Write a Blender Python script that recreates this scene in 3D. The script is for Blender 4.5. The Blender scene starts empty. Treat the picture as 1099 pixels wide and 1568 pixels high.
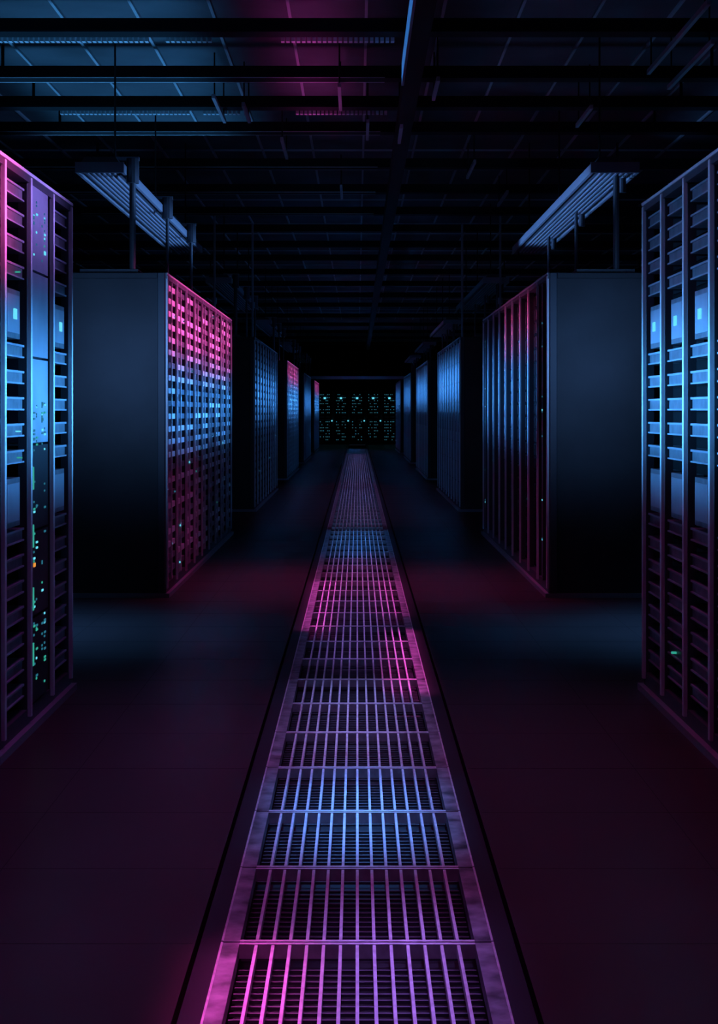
import bpy, math, random
from mathutils import Vector
random.seed(7)
scene = bpy.context.scene
try:
    scene.view_settings.view_transform = 'Standard'
    scene.view_settings.look = 'None'
except Exception:
    pass

# ------------------------------------------------------------ materials
def mat(name, color, rough=0.5, metal=0.0, emit=None, estr=0.0, noise=0.0, nscale=8.0, bump=0.0, spec=0.5):
    m = bpy.data.materials.new(name); m.use_nodes = True
    nt = m.node_tree; b = nt.nodes['Principled BSDF']
    b.inputs['Base Color'].default_value = (*color, 1)
    b.inputs['Roughness'].default_value = rough
    b.inputs['Metallic'].default_value = metal
    b.inputs['Specular IOR Level'].default_value = spec
    if emit:
        b.inputs['Emission Color'].default_value = (*emit, 1)
        b.inputs['Emission Strength'].default_value = estr
    if noise > 0 or bump > 0:
        tc = nt.nodes.new('ShaderNodeTexCoord')
        n = nt.nodes.new('ShaderNodeTexNoise'); n.inputs['Scale'].default_value = nscale
        n.inputs['Detail'].default_value = 5
        nt.links.new(tc.outputs['Object'], n.inputs['Vector'])
        if noise > 0:
            r = nt.nodes.new('ShaderNodeValToRGB')
            r.color_ramp.elements[0].position = 0.3; r.color_ramp.elements[1].position = 0.7
            r.color_ramp.elements[0].color = (*[c*(1-noise) for c in color], 1)
            r.color_ramp.elements[1].color = (*[min(1, c*(1+noise)) for c in color], 1)
            nt.links.new(n.outputs['Fac'], r.inputs['Fac'])
            nt.links.new(r.outputs['Color'], b.inputs['Base Color'])
        if bump > 0:
            bp = nt.nodes.new('ShaderNodeBump'); bp.inputs['Strength'].default_value = bump
            bp.inputs['Distance'].default_value = 0.01
            nt.links.new(n.outputs['Fac'], bp.inputs['Height'])
            nt.links.new(bp.outputs['Normal'], b.inputs['Normal'])
    return m

M_panel = mat('rack_panel_black', (0.026, 0.027, 0.030), 0.55, 0.1, noise=0.5, nscale=1.8)
M_dark = mat('rack_interior', (0.003, 0.003, 0.004), 0.9, spec=0.1)
M_post = mat('rack_post_metal', (0.66, 0.68, 0.71), 0.45, 0.2)
M_postd = mat('rack_frame_dark', (0.05, 0.055, 0.065), 0.5, 0.2)
M_plate = mat('server_plate', (0.12, 0.13, 0.155), 0.45, 0.2, noise=0.3, nscale=20)
M_plated = mat('server_plate_dark', (0.02, 0.022, 0.026), 0.5, 0.2)
M_blade = mat('blade_panel', (0.24, 0.27, 0.33), 0.45, 0.1, noise=0.15, nscale=6)
M_door = mat('perforated_door', (0.20, 0.22, 0.26), 0.45, 0.3, noise=0.35, nscale=60)
M_rim = mat('rack_plinth', (0.30, 0.30, 0.34), 0.35, 0.4)
M_cyan = mat('led_cyan', (0, 0, 0), emit=(0.14, 0.75, 0.95), estr=1.0)
M_cyand = mat('led_cyan_dim', (0, 0, 0), emit=(0.05, 0.40, 0.6), estr=0.35)
M_far = mat('led_far', (0, 0, 0), emit=(0.05, 0.25, 0.33), estr=0.42)
M_green = mat('led_green', (0, 0, 0), emit=(0.05, 0.6, 0.45), estr=0.55)
M_orange = mat('led_orange', (0, 0, 0), emit=(1, 0.35, 0.05), estr=0.8)
M_grate = mat('grate_steel', (0.60, 0.60, 0.63), 0.45, 0.5, noise=0.2, nscale=30)
M_flg = mat('grate_flange', (0.20, 0.20, 0.215), 0.45, 0.4, noise=0.8, nscale=14)
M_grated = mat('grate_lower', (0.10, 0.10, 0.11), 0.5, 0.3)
M_pit = mat('pit_black', (0.004, 0.004, 0.005), 0.9)
M_strip = mat('floor_border', (0.020, 0.016, 0.020), 0.5, spec=0.2)
M_beam = mat('beam_black', (0.011, 0.012, 0.014), 0.7, spec=0.2)
M_flange = mat('beam_flange', (0.7, 0.73, 0.77), 0.5, 0.2)
M_strut = mat('strut_metal', (0.42, 0.44, 0.48), 0.5, 0.2)
M_ceil = mat('ceiling_panel', (0.070, 0.075, 0.085), 0.8, noise=0.4, nscale=1.2)
M_tbar = mat('ceiling_tbar', (0.36, 0.38, 0.41), 0.6)
M_wall = mat('wall_paint', (0.012, 0.012, 0.014), 0.9, noise=0.1)
M_fix = mat('tray_metal', (0.30, 0.32, 0.36), 0.5, 0.2)
M_fixd = mat('tray_metal_dark', (0.07, 0.075, 0.085), 0.5, 0.3)

def floor_material():
    m = bpy.data.materials.new('floor_tile'); m.use_nodes = True
    nt = m.node_tree; b = nt.nodes['Principled BSDF']
    tc = nt.nodes.new('ShaderNodeTexCoord')
    n = nt.nodes.new('ShaderNodeTexNoise'); n.inputs['Scale'].default_value = 2.2; n.inputs['Detail'].default_value = 6
    nt.links.new(tc.outputs['Object'], n.inputs['Vector'])
    r = nt.nodes.new('ShaderNodeValToRGB')
    r.color_ramp.elements[0].position = 0.3; r.color_ramp.elements[1].position = 0.75
    r.color_ramp.elements[0].color = (0.034, 0.019, 0.022, 1)
    r.color_ramp.elements[1].color = (0.042, 0.025, 0.029, 1)
    nt.links.new(n.outputs['Fac'], r.inputs['Fac'])
    nt.links.new(r.outputs['Color'], b.inputs['Base Color'])
    b.inputs['Roughness'].default_value = 0.40
    b.inputs['Specular IOR Level'].default_value = 0.16
    return m
M_floor = floor_material()
M_tileedge = mat('tile_seam', (0.014, 0.010, 0.012), 0.6, spec=0.2)

# ------------------------------------------------------------ mesh builder
class MB:
    def __init__(s):
        s.v = []; s.f = []; s.mi = []; s.mats = []
    def m(s, mt):
        if mt not in s.mats: s.mats.append(mt)
        return s.mats.index(mt)
    def box(s, x0, x1, y0, y1, z0, z1, mt):
        if x0 > x1: x0, x1 = x1, x0
        if y0 > y1: y0, y1 = y1, y0
        if z0 > z1: z0, z1 = z1, z0
        i = len(s.v); k = s.m(mt)
        s.v += [(x0,y0,z0),(x1,y0,z0),(x1,y1,z0),(x0,y1,z0),(x0,y0,z1),(x1,y0,z1),(x1,y1,z1),(x0,y1,z1)]
        for q in ((0,3,2,1),(4,5,6,7),(0,1,5,4),(1,2,6,5),(2,3,7,6),(3,0,4,7)):
            s.f.append(tuple(i+a for a in q)); s.mi.append(k)
    def prism_y(s, prof, y0, y1, mt):
        i = len(s.v); n = len(prof); k = s.m(mt)
        s.v += [(x, y0, z) for x, z in prof] + [(x, y1, z) for x, z in prof]
        for a in range(n):
            b2 = (a+1) % n
            s.f.append((i+a, i+b2, i+n+b2, i+n+a)); s.mi.append(k)
        s.f.append(tuple(i+a for a in range(n))[::-1]); s.mi.append(k)
        s.f.append(tuple(i+n+a for a in range(n))); s.mi.append(k)
    def cyl(s, x, y, z0, z1, r, mt, n=12):
        i = len(s.v); k = s.m(mt)
        for z in (z0, z1):
            s.v += [(x+r*math.cos(2*math.pi*a/n), y+r*math.sin(2*math.pi*a/n), z) for a in range(n)]
        for a in range(n):
            b2 = (a+1) % n
            s.f.append((i+a, i+b2, i+n+b2, i+n+a)); s.mi.append(k)
        s.f.append(tuple(i+a for a in range(n))[::-1]); s.mi.append(k)
        s.f.append(tuple(i+n+a for a in range(n))); s.mi.append(k)
    def obj(s, name, parent=None, bevel=0):
        me = bpy.data.meshes.new(name); me.from_pydata(s.v, [], s.f)
        for mt in s.mats: me.materials.append(mt)
        me.polygons.foreach_set('material_index', s.mi); me.update()
        o = bpy.data.objects.new(name, me); scene.collection.objects.link(o)
        if parent: o.parent = parent
        if bevel:
            bm = o.modifiers.new('bevel', 'BEVEL'); bm.width = bevel; bm.segments = 2; bm.limit_method = 'ANGLE'
        return o
def empty(name):
    e = bpy.data.objects.new(name, None); scene.collection.objects.link(e); return e

CEIL = 3.95; Y0 = -3.0; Y1 = 62.0; XW = 7.0
GX = 0.378   # gutter
# ------------------------------------------------------------ room shell
f = MB()
f.box(-XW, -GX-0.006, Y0, Y1, -0.10, 0, M_floor)
f.box(GX+0.006, XW, Y0, Y1, -0.10, 0, M_floor)
f.box(-GX+0.006, -0.322, Y0, Y1, -0.10, 0, M_strip)
f.box(0.322, GX-0.006, Y0, Y1, -0.10, 0, M_strip)
f.box(-GX-0.006, GX+0.006, Y0, Y1, -0.16, -0.10, M_pit)
y = Y0
while y < 40:       # tile seams
    yy = y + 0.065
    for sgn in (-1, 1):
        f.box(sgn*0.39, sgn*3.4, yy-0.0013, yy+0.0013, -0.01, 0.0004, M_tileedge)
    y += 0.6
for sgn in (-1, 1):
    for k in range(1, 5):
        xx = sgn*(GX+0.6*k)
        f.box(xx-0.001, xx+0.001, Y0, 40, -0.01, 0.0003, M_tileedge)
f.obj('floor')
c = MB(); c.box(-XW, XW, Y0, Y1, CEIL, CEIL+0.1, M_ceil)
c.obj('ceiling')
w = MB(); w.box(-XW-0.1, -XW, Y0, Y1, 0, CEIL, M_wall); w.obj('wall_left')
w = MB(); w.box(XW, XW+0.1, Y0, Y1, 0, CEIL, M_wall); w.obj('wall_right')
w = MB(); w.box(-XW, XW, Y1, Y1+0.1, 0, CEIL, M_wall); w.obj('wall_back')
w = MB(); w.box(-XW, XW, Y0-0.1, Y0, 0, CEIL, M_wall); w.obj('wall_front')

t = MB()
for k in range(-12, 13):
    x = k*0.515 + 0.06
    t.box(x-0.010, x+0.010, Y0, 45, CEIL-0.02, CEIL, M_tbar)
yy = 1.0
while yy < 45:
    t.box(-XW, XW, yy-0.006, yy+0.006, CEIL-0.018, CEIL, M_tbar); yy += 1.24
t.obj('trim_1')

# ------------------------------------------------------------ ceiling beams
bm = MB()
ys = [4.6, 6.0, 7.4, 8.75, 10.05, 11.42, 12.5, 13.6, 15.55, 17.3, 19.2, 21, 23, 25, 27.5, 30, 33, 36, 40, 44, 48, 52, 56]
for i, y in enumerate(ys):
    bm.box(-XW, XW, y-0.12, y, 3.70, 3.785, M_beam)
    bm.box(-XW, XW, y-0.15, y-0.0, 3.69, 3.70, M_beam)
    if i in (4, 6):     # perforated lower flange
        x = -2.4
        while x < 0.25:
            if not (-1.35 < x < -1.25) and not (-0.95 < x < -0.5):
                bm.box(x, x+0.022, y+0.001, y+0.05, 3.665, 3.71, M_flange)
            x += 0.034
    if i in (5, 7, 8, 9, 10):
        bm.box(-3.4, 0.2, y, y+0.015, 3.69, 3.70, M_flange)
        bm.box(-3.4, 0.2, y-0.153, y-0.15, 3.69, 3.695, M_flange)
    for x in (-5, -2.6, 2.6, 5):
        bm.cyl(x, y-0.06, 3.785, CEIL, 0.012, M_beam, 8)
bm.obj('ceiling_crossbeam_set')
lb = MB()
lb.box(0.315, 0.43, 2.0, 56, 3.48, 3.62, M_beam)
lb.box(0.30, 0.315, 2.0, 10.5, 3.47, 3.63, M_strut)  # lit near stretch of the beam's left face, put in as a paler strip
for y in ys: lb.box(0.33, 0.41, y-0.1, y-0.02, 3.62, 3.69, M_beam)
lb.obj('ceiling_main_beam')
st = MB()
for (x, y0, y1, z) in [(-0.13, 11.1, 12.0, 3.60), (0.085, 12.5, 13.3, 3.60), (0.34, 11.9, 12.6, 3.45), (0.57, 10.9, 11.6, 3.60),
                       (1.80, 11.9, 12.7, 3.60), (2.01, 8.85, 10.7, 3.60), (2.25, 9.8, 11.2, 3.60), (-1.07, 11.5, 12.5, 3.60),
                       (-0.87, 11.8, 12.5, 3.60), (-0.65, 13.3, 14.3, 3.60), (-0.17, 16.1, 17.0, 3.60),
                       (1.1, 14.5, 15.5, 3.6), (1.6, 16.5, 17.6, 3.6)]:
    st.box(x-0.012, x+0.012, y0, y1, z-0.012, z+0.02, M_strut)
    st.cyl(x, y0+0.1, z+0.02, CEIL, 0.006, M_beam, 8)
    st.cyl(x, y1-0.1, z+0.02, CEIL, 0.006, M_beam, 8)
st.obj('ceiling_strut_set')

# ------------------------------------------------------------ grate
g = MB()
yp = 2987/815.0
y = yp - 0.6*7
while y < 52:
    a, b2 = y+0.004, y+0.596
    g.box(-0.32, -0.278, a, b2, -0.03, 0.004, M_flg)
    g.box(0.278, 0.32, a, b2, -0.03, 0.004, M_flg)
    g.box(-0.322, -0.317, a, b2, -0.03, 0.006, M_grate)
    g.box(0.317, 0.322, a, b2, -0.03, 0.006, M_grate)
    g.box(-0.278, 0.278, a, a+0.012, -0.03, 0.004, M_grate)
    g.box(-0.278, 0.278, b2-0.012, b2, -0.03, 0.004, M_grate)
    n = 14
    for i in range(1, n):
        x = -0.278 + 0.556*i/n
        g.box(x-0.0038, x+0.0038, a+0.012, b2-0.012, -0.02, 0.002, M_grate)
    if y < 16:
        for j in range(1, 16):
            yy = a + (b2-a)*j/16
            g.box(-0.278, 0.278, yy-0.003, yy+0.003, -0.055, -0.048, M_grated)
    y += 0.6
g.obj('floor_grate')

# ------------------------------------------------------------ racks
XF = 1.30; H = 2.2; D = 1.2
def rack_row(sgn, y0, length, n, style, detail=2, blade=None, rnd=0):
    R = random.Random(100+rnd)
    root = empty('server_rack_row')
    def X(d): return sgn*(XF+d)
    cab = MB(); srv = MB(); led = MB(); fr = MB()
    y1 = y0+length
    cab.box(X(0.10), X(D), y0+0.03, y1-0.03, 0.03, H-0.03, M_dark)
    cab.box(X(0.0), X(D+0.01), y0, y0+0.03, 0.02, H, M_panel)
    cab.box(X(0.0), X(D+0.01), y1-0.03, y1, 0.02, H, M_panel)
    cab.box(X(0.02), X(D), y0+0.03, y1-0.03, H-0.03, H, M_panel)
    for yy in (y0-0.008, y1+0.008):
        cab.box(X(0.0), X(0.05), yy-0.008, yy+0.008, 0.02, H, M_postd)
        cab.box(X(D-0.05), X(D), yy-0.008, yy+0.008, 0.02, H, M_postd)
        cab.box(X(0.05), X(D-0.05), yy-0.006, yy+0.006, H-0.04, H, M_panel)
    fr.box(X(-0.03), X(D), y0-0.02, y1+0.02, 0, 0.03, M_rim)
    fr.box(X(-0.012), X(0.05), y0, y1, H-0.04, H, M_postd if style in 'AE' else M_plate)
    fr.box(X(-0.016), X(-0.012), y0, y1, H-0.012, H, M_post)
    fr.box(X(-0.005), X(0.05), y0, y1, 0.03, 0.09, M_postd)
    pitch = length/n
    for i in range(n+1):
        yy = min(max(y0+i*pitch, y0+0.03), y1-0.03)
        hw = 0.026
        fr.box(X(-0.004), X(0.03), yy-hw, yy+hw, 0.09, H-0.045, M_postd)
        if style == 'A':
            fr.box(X(-0.018), X(-0.004), yy-0.015, yy+0.015, 0.06, H-0.02, M_post)
        elif style == 'D':
            fr.box(X(-0.016), X(-0.004), yy-0.008, yy+0.008, 0.06, H-0.02, M_post)
        else:
            fr.box(X(-0.016), X(-0.004), yy-hw, yy-hw+0.014, 0.06, H-0.02, M_post)
            fr.box(X(-0.016), X(-0.004), yy+hw-0.014, yy+hw, 0.06, H-0.02, M_post)
        if style == 'B' and i < n:
            ym = yy+pitch/2
            fr.box(X(-0.008), X(0.02), ym-0.012, ym+0.012, 0.09, H-0.045, M_post)
    rows = 20 if style != 'B' else 23
    rp = (H-0.16)/rows
    for i in range(n):
        a = y0+i*pitch+0.035; b2 = y0+(i+1)*pitch-0.035
        if style == 'D':
            srv.box(X(0.0), X(0.03), a-0.005, b2+0.005, 0.10, H-0.06, M_door)
            srv.box(X(-0.02), X(0.0), a+0.02, a+0.04, 1.0, 1.25, M_postd)
            for j in range(1, 8):
                zz = 0.10+j*0.255
                srv.box(X(-0.004), X(0.0), a, b2, zz, zz+0.008, M_postd)
            continue
        if blade and i in blade:
            for j in range(6):
                z = 0.1+j*0.345
                srv.box(X(-0.01), X(0.08), a-0.015, b2-0.06, z, z+0.335, M_blade if j >= 3 else M_plated)
                if j >= 3:
                    srv.box(X(-0.014), X(-0.01), a-0.015, a-0.005, z, z+0.335, M_plate)
            for j in range(110):
                z = R.choice([R.uniform(0.12, 0.9), R.uniform(0.12, 1.15), R.uniform(1.85, 2.1), R.uniform(1.1, 1.3)])
                yy = R.choice([a+0.03, a+0.08, b2-0.19, b2-0.14])
                mt = R.choice([M_cyan, M_cyand, M_green, M_cyand])
                led.box(X(-0.013), X(-0.010), yy, yy+R.choice([0.015, 0.03]), z, z+0.008, mt)
            for z in (0.25, 0.47, 0.72, 0.95):
                led.box(X(-0.015), X(-0.010), a+0.0, a+0.026, z, z+0.09, M_green)
            led.box(X(-0.014), X(-0.010), a+0.03, a+0.06, 0.64, 0.655, M_orange)
            continue
        for j in range(rows):
            z = 0.10+j*rp
            zc = z+rp/2
            if style in ('A',) and (j in (14, 15) or j in (7, 8)):
                if j in (14, 7):
                    srv.box(X(0.0), X(0.08), a+0.03, b2-0.10, z+0.01, z+rp*2-0.01, M_plate)
                    srv.box(X(-0.004), X(0.0), a+0.05, b2-0.12, z+0.03, z+rp*2-0.03, M_blade)
                    if j == 14:
                        led.box(X(-0.008), X(-0.004), a+0.15, a+0.20, z+rp-0.02, z+rp+0.02, M_cyan)
                continue
            if style == 'A':
                srv.box(X(0.012), X(0.09), a, b2, z+rp*0.42, z+rp*0.92, M_plate)
                srv.box(X(0.004), X(0.012), a, b2, z+rp*0.84, z+rp*0.92, M_blade)
                srv.box(X(0.004), X(0.012), a, b2, z+rp*0.42, z+rp*0.48, M_blade)
            elif style == 'B':
                srv.box(X(0.0), X(0.09), a, b2, z+rp*0.50, z+rp*0.92, M_post if R.random() < 0.6 else M_plate)
            elif style == 'C':
                srv.box(X(0.04), X(0.09), a, b2, z+rp*0.15, z+rp*0.9, M_plated)
            else:
                srv.box(X(0.01), X(0.09), a, b2, z+rp*0.25, z+rp*0.9, R.choice([M_plate, M_blade]))
            p = {'A': 0.05, 'B': 0.12, 'C': 0.12, 'E': 0.08}[style]
            if detail and R.random() < p:
                yy = R.uniform(a, b2-0.03)
                mt = R.choice([M_cyan, M_cyand, M_green, M_cyand])
                s = R.choice([0.008, 0.012]) if style == 'A' else R.choice([0.010, 0.016])
                xx = 0.036 if style == 'C' else (-0.004)
                led.box(X(xx-0.004), X(0.04), yy, yy+s, zc+0.01, zc+0.01+s*0.7, mt)
        if style == 'C':
            if i in (0, 8):
                fr.box(X(-0.014), X(0.03), y0+(i+0.5)*pitch-0.04, y0+(i+0.5)*pitch+0.03, 0.09, H-0.05, M_postd)
                for j in range(9):
                    zz = R.uniform(0.3, 2.0)
                    led.box(X(-0.018), X(-0.014), y0+(i+0.5)*pitch-0.03, y0+(i+0.5)*pitch, zz, zz+0.010, R.choice([M_cyan, M_cyand, M_cyand]))
    cab.obj('cabinet', root, 0.004)
    fr.obj('frame', root); srv.obj('servers', root)
    if led.v: led.obj('status_leds', root)
    return root

P = 9.0
rack_row(-1, 1.6, 5.4, 12, 'A', blade=[10, 5, 2], rnd=1)
rack_row(+1, 1.6, 5.4, 12, 'A', rnd=2)
rack_row(-1, 10.48, 5.4, 9, 'B', rnd=3)
rack_row(+1, 10.48, 5.4, 9, 'C', rnd=4)
for k, (sl, sr) in enumerate([('E', 'D'), ('B', 'D'), ('E', 'D'), ('B', 'D')]):
    y0 = 10.48+P*(k+1)
    rack_row(-1, y0, 5.4, 9, sl, rnd=10+k)
    rack_row(+1, y0, 5.4, 9, sr, rnd=20+k)

# far cross bank of racks facing the camera
root = empty('server_rack_bank')
cb = MB(); ld = MB()
R = random.Random(5)
for i in range(-4, 5):
    xc = 0.0+i*0.62
    cb.box(xc-0.30, xc+0.30, 59.6, 60.6, 0.0, 2.05, M_panel)
    cb.box(xc-0.26, xc+0.26, 59.57, 59.6, 0.06, 1.98, M_dark)
    cb.box(xc-0.31, xc-0.27, 59.5, 59.6, 0.0, 2.07, M_postd)
    for j in range(16):
        z = 0.1+j*0.116
        for xx in (-0.20, 0.02):
            if R.random() < 0.75:
                cb.box(xc+xx, xc+xx+0.16, 59.55, 59.57, z, z+0.05, M_plate)
            for q in (0, 0.06, 0.12):
                if R.random() < 0.55 and j not in (7, 8):
                    ld.box(xc+xx+q, xc+xx+q+0.035, 59.54, 59.55, z+0.06, z+0.085, M_far if R.random() < 0.85 else M_cyand)
    ld.box(xc-0.05, xc+0.03, 59.5, 59.55, 1.74, 1.81, M_cyan)
    ld.box(xc+0.24, xc+0.29, 59.45, 59.5, 0.88, 0.93, M_cyan)
cb.obj('cabinets', root); ld.obj('status_leds', root)

pb = MB()
pb.box(-1.85, 1.85, 52.6, 52.7, 2.36, 2.46, M_fix)
pb.box(-1.85, -1.75, 52.6, 52.7, 0, 2.36, M_fixd); pb.box(1.75, 1.85, 52.6, 52.7, 0, 2.36, M_fixd)
pb.obj('aisle_portal_frame')

# ------------------------------------------------------------ overhead trays above each row
def tray(sgn, y0, length):
    root = empty('overhead_cable_tray')
    b = MB()
    xi, xo, z = 1.61, 1.88, 2.89
    S = sgn
    prof = [(S*(xi-0.02), z+0.02), (S*(xi+0.03), z), (S*(xo-0.03), z), (S*(xo+0.02), z+0.02), (S*(xo-0.03), z+0.10), (S*(xi+0.03), z+0.10)]
    b.prism_y(prof, y0, y0+length, M_fixd)
    for i in range(6):
        xx = xi+0.04+i*0.036
        b.box(S*xx, S*(xx+0.012), y0+0.02, y0+length-0.02, z-0.012, z, M_fix)
    b.box(S*(xi-0.03), S*(xi-0.01), y0, y0+length, z-0.01, z+0.05, M_fix)
    b.box(S*(xo+0.01), S*(xo+0.03), y0, y0+length, z-0.01, z+0.05, M_fix)
    b.box(S*(xi-0.03), S*(xo+0.03), y0-0.02, y0, z-0.012, z+0.06, M_fix)
    b.obj('tray', root)
    p = MB()
    xp = 1.545 if sgn < 0 else 1.78
    top = 3.0 if sgn < 0 else 2.90
    for dy in (0.15, 2.1, 3.9):
        p.cyl(S*xp, y0+dy, 2.206, top, 0.022 if dy < 1 else 0.014, M_fixd)
        p.cyl(S*xp, y0+dy, 2.206, 2.23, 0.05, M_fixd)
        if sgn < 0:
            p.cyl(S*xp, y0+dy, 2.83, 3.0, 0.045, M_fixd)
            p.box(S*1.5, S*1.70, y0+dy-0.02, y0+dy+0.02, 2.985, 3.01, M_fix)
        else:
            p.cyl(S*(xp+0.06), y0+dy+0.1, 2.78, 2.90, 0.025, M_fixd)
    p.box(S*1.5, S*1.9, y0+0.1, y0+length-0.1, 2.206, 2.235, M_fixd)
    for dy in (0.5, 2.7, 5.0):
        p.cyl(S*1.72, y0+dy, 2.98, CEIL, 0.007, M_beam, 8)
    p.obj('support_poles', root)
for k in range(5):
    for s in (-1, 1):
        tray(s, 10.5+P*k, 5.3)
rd = MB()
for s in (-1, 1):
    for (x, y) in ((1.78, 19.3), (1.36, 20.1)):
        rd.cyl(s*x, y, 2.206, 3.7, 0.014, M_fix)
        rd.cyl(s*x, y, 2.6, 2.68, 0.03, M_fix)
rd.obj('ceiling_hanger_rods')

# ------------------------------------------------------------ lights
BLUE = (0.06, 0.34, 1.0); CY = (0.07, 0.40, 1.0); PINK = (1.0, 0.10, 0.50); MAG = (0.9, 0.08, 0.6)
def area(loc, d, sx, sy, power, col, spread=60, name='added_light'):  # unseen lamps hung in mid-air, added to colour the surfaces
    l = bpy.data.lights.new(name, 'AREA'); l.shape = 'RECTANGLE'
    l.size = sx; l.size_y = sy; l.energy = power; l.color = col; l.spread = math.radians(spread)
    o = bpy.data.objects.new(name, l); scene.collection.objects.link(o)
    o.location = loc; o.rotation_euler = Vector(d).to_track_quat('-Z', 'Y').to_euler()
    return o
# row 1 faces
area((-0.3, 5.4, 1.34), (1, 0, 0), 3.4, 0.25, 34, CY, 32)
area((-0.6, 5.4, 1.7), (1, 0, 0.08), 3.4, 0.25, 5, (0.13, 0.4, 1.0), 42)
area((0.3, 6.1, 1.32), (-1, 0, 0), 2.2, 0.25, 17, CY, 32)
area((0.3, 4.8, 1.98), (-1, 0, 0.04), 2.0, 0.2, 20, PINK, 26)
area((0.3, 6.3, 2.05), (-1, 0, 0.04), 0.8, 0.2, 2, (0.4, 0.25, 1.0), 26)
# row 2 faces
area((0.5, 13.2, 1.92), (-1, 0, 0.0), 5.0, 0.15, 26, PINK, 28)
area((0.5, 13.2, 1.34), (-1, 0, 0), 5.0, 0.15, 30, BLUE, 28)
area((-0.3, 12.6, 1.90), (1, 0, 0.0), 2.4, 0.1, 7, (1, 0.08, 0.34), 22)
area((-0.5, 13.6, 1.45), (1, 0, 0), 4.2, 0.2, 55, BLUE, 36)
for k in range(1, 5):
    yc = 13.2+P*k
    area((0.3, yc, 1.5), (-1, 0, 0), 5.0, 0.3, 50, BLUE, 30)
    area((-0.3, yc, 1.65), (1, 0, 0), 5.0, 0.3, 46, BLUE, 28)
    if k in (2, 4):
        area((0.3, yc, 1.98), (-1, 0, 0), 5.0, 0.2, 16, PINK, 20)
# ceiling washes
area((-1.9, 11.9, 3.1), (0, 0, 1), 1.6, 5.4, 30, (0.07, 0.36, 0.85), 55)
area((-0.35, 11.3, 3.1), (0, 0, 1), 0.3, 4.0, 2.8, MAG, 60)
area((1.8, 11.0, 3.1), (0, 0, 1), 2.0, 4.0, 1.6, (0.07, 0.35, 0.8), 55)
area((-0.5, 8.6, 3.55), (1, 0, 0.0), 4.0, 0.08, 2.5, BLUE, 20)
# added lamps in the aisle, aimed up to brighten the trays
area((0.7, 12.8, 2.45), (1, 0, 0.42), 4.5, 0.15, 7, (0.14, 0.38, 1.0), 26)
area((-0.7, 12.8, 2.45), (-1, 0, 0.42), 4.5, 0.15, 8, (0.14, 0.38, 1.0), 26)
# grate lights (low narrow washes along the grate)
area((-0.23, 3.2, 1.9), (0, 0, -1), 0.12, 0.9, 2.2, MAG, 12)
area((0.08, 3.4, 2.4), (0, 0, -1), 0.2, 1.0, 2.0, (0.38, 0.2, 1.0), 14)
area((0.0, 4.9, 2.6), (0, 0, -1), 0.12, 0.9, 5, (0.07, 0.32, 1.0), 16)
area((0.0, 6.4, 2.6), (0, 0, -1), 0.2, 1.6, 3.0, (0.30, 0.33, 1.0), 16)
area((0.24, 7.9, 1.9), (0, 0, -1), 0.06, 2.0, 3.0, MAG, 9)
area((-0.24, 10.2, 1.9), (0, 0, -1), 0.06, 2.6, 3.2, MAG, 9)
area((0.22, 10.5, 1.9), (0, 0, -1), 0.06, 2.0, 1.4, MAG, 9)
area((0.0, 9.2, 2.6), (0, 0, -1), 0.2, 3.0, 3.2, (0.42, 0.22, 0.95), 15)
area((0, 12.2, 2.6), (0, 0, -1), 0.2, 3.0, 3.0, (0.45, 0.25, 0.9), 15)
area((0, 14.9, 2.6), (0, 0, -1), 0.2, 3.0, 5.5, (0.08, 0.30, 1.0), 16)
area((0, 21, 2.6), (0, 0, -1), 0.3, 8, 5, (0.38, 0.28, 0.8), 16)
area((0, 36, 2.6), (0, 0, -1), 0.3, 20, 14, (0.48, 0.3, 0.9), 16)
# floor washes
area((-0.65, 4.6, 3.3), (0, 0, -1), 1.0, 4.5, 7, (0.70, 0.08, 0.75), 48)
area((0.65, 4.6, 3.3), (0, 0, -1), 1.0, 4.5, 5.5, (0.85, 0.07, 0.5), 48)
area((-0.62, 11.4, 2.4), (0, 0, -1), 0.1, 2.2, 5.5, (0.95, 0.05, 0.45), 60)
area((0.62, 11.2, 2.4), (0, 0, -1), 0.1, 2.2, 5.5, (0.95, 0.05, 0.45), 60)
area((0, 22, 3.0), (0, 0, -1), 1.0, 10, 5, (0.9, 0.06, 0.55), 50)
area((-2.0, 8.9, 3.3), (0, 0, -1), 0.8, 0.6, 15, (0.10, 0.42, 1.0), 48)
area((2.0, 8.9, 3.3), (0, 0, -1), 0.8, 0.6, 15, (0.10, 0.42, 1.0), 48)
# end panels of row 2
area((-1.6, 7.8, 1.65), (0, 1, 0), 0.4, 0.5, 2.6, (0.16, 0.40, 1.0), 45)
area((1.6, 7.8, 1.65), (0, 1, 0), 0.4, 0.5, 2.2, (0.16, 0.40, 1.0), 45)

wd = bpy.data.worlds.new('world'); scene.world = wd; wd.use_nodes = True
wd.node_tree.nodes['Background'].inputs['Color'].default_value = (0.01, 0.015, 0.025, 1)
wd.node_tree.nodes['Background'].inputs['Strength'].default_value = 0.2

# ------------------------------------------------------------ camera
cam = bpy.data.cameras.new('camera'); co = bpy.data.objects.new('camera', cam); scene.collection.objects.link(co)
co.location = (0, 0, 1.26); co.rotation_euler = (math.radians(90), 0, 0)
cam.sensor_fit = 'HORIZONTAL'; cam.sensor_width = 36; cam.lens = 77.67
cam.shift_x = 0.0023; cam.shift_y = -0.140; cam.clip_end = 300
scene.camera = co
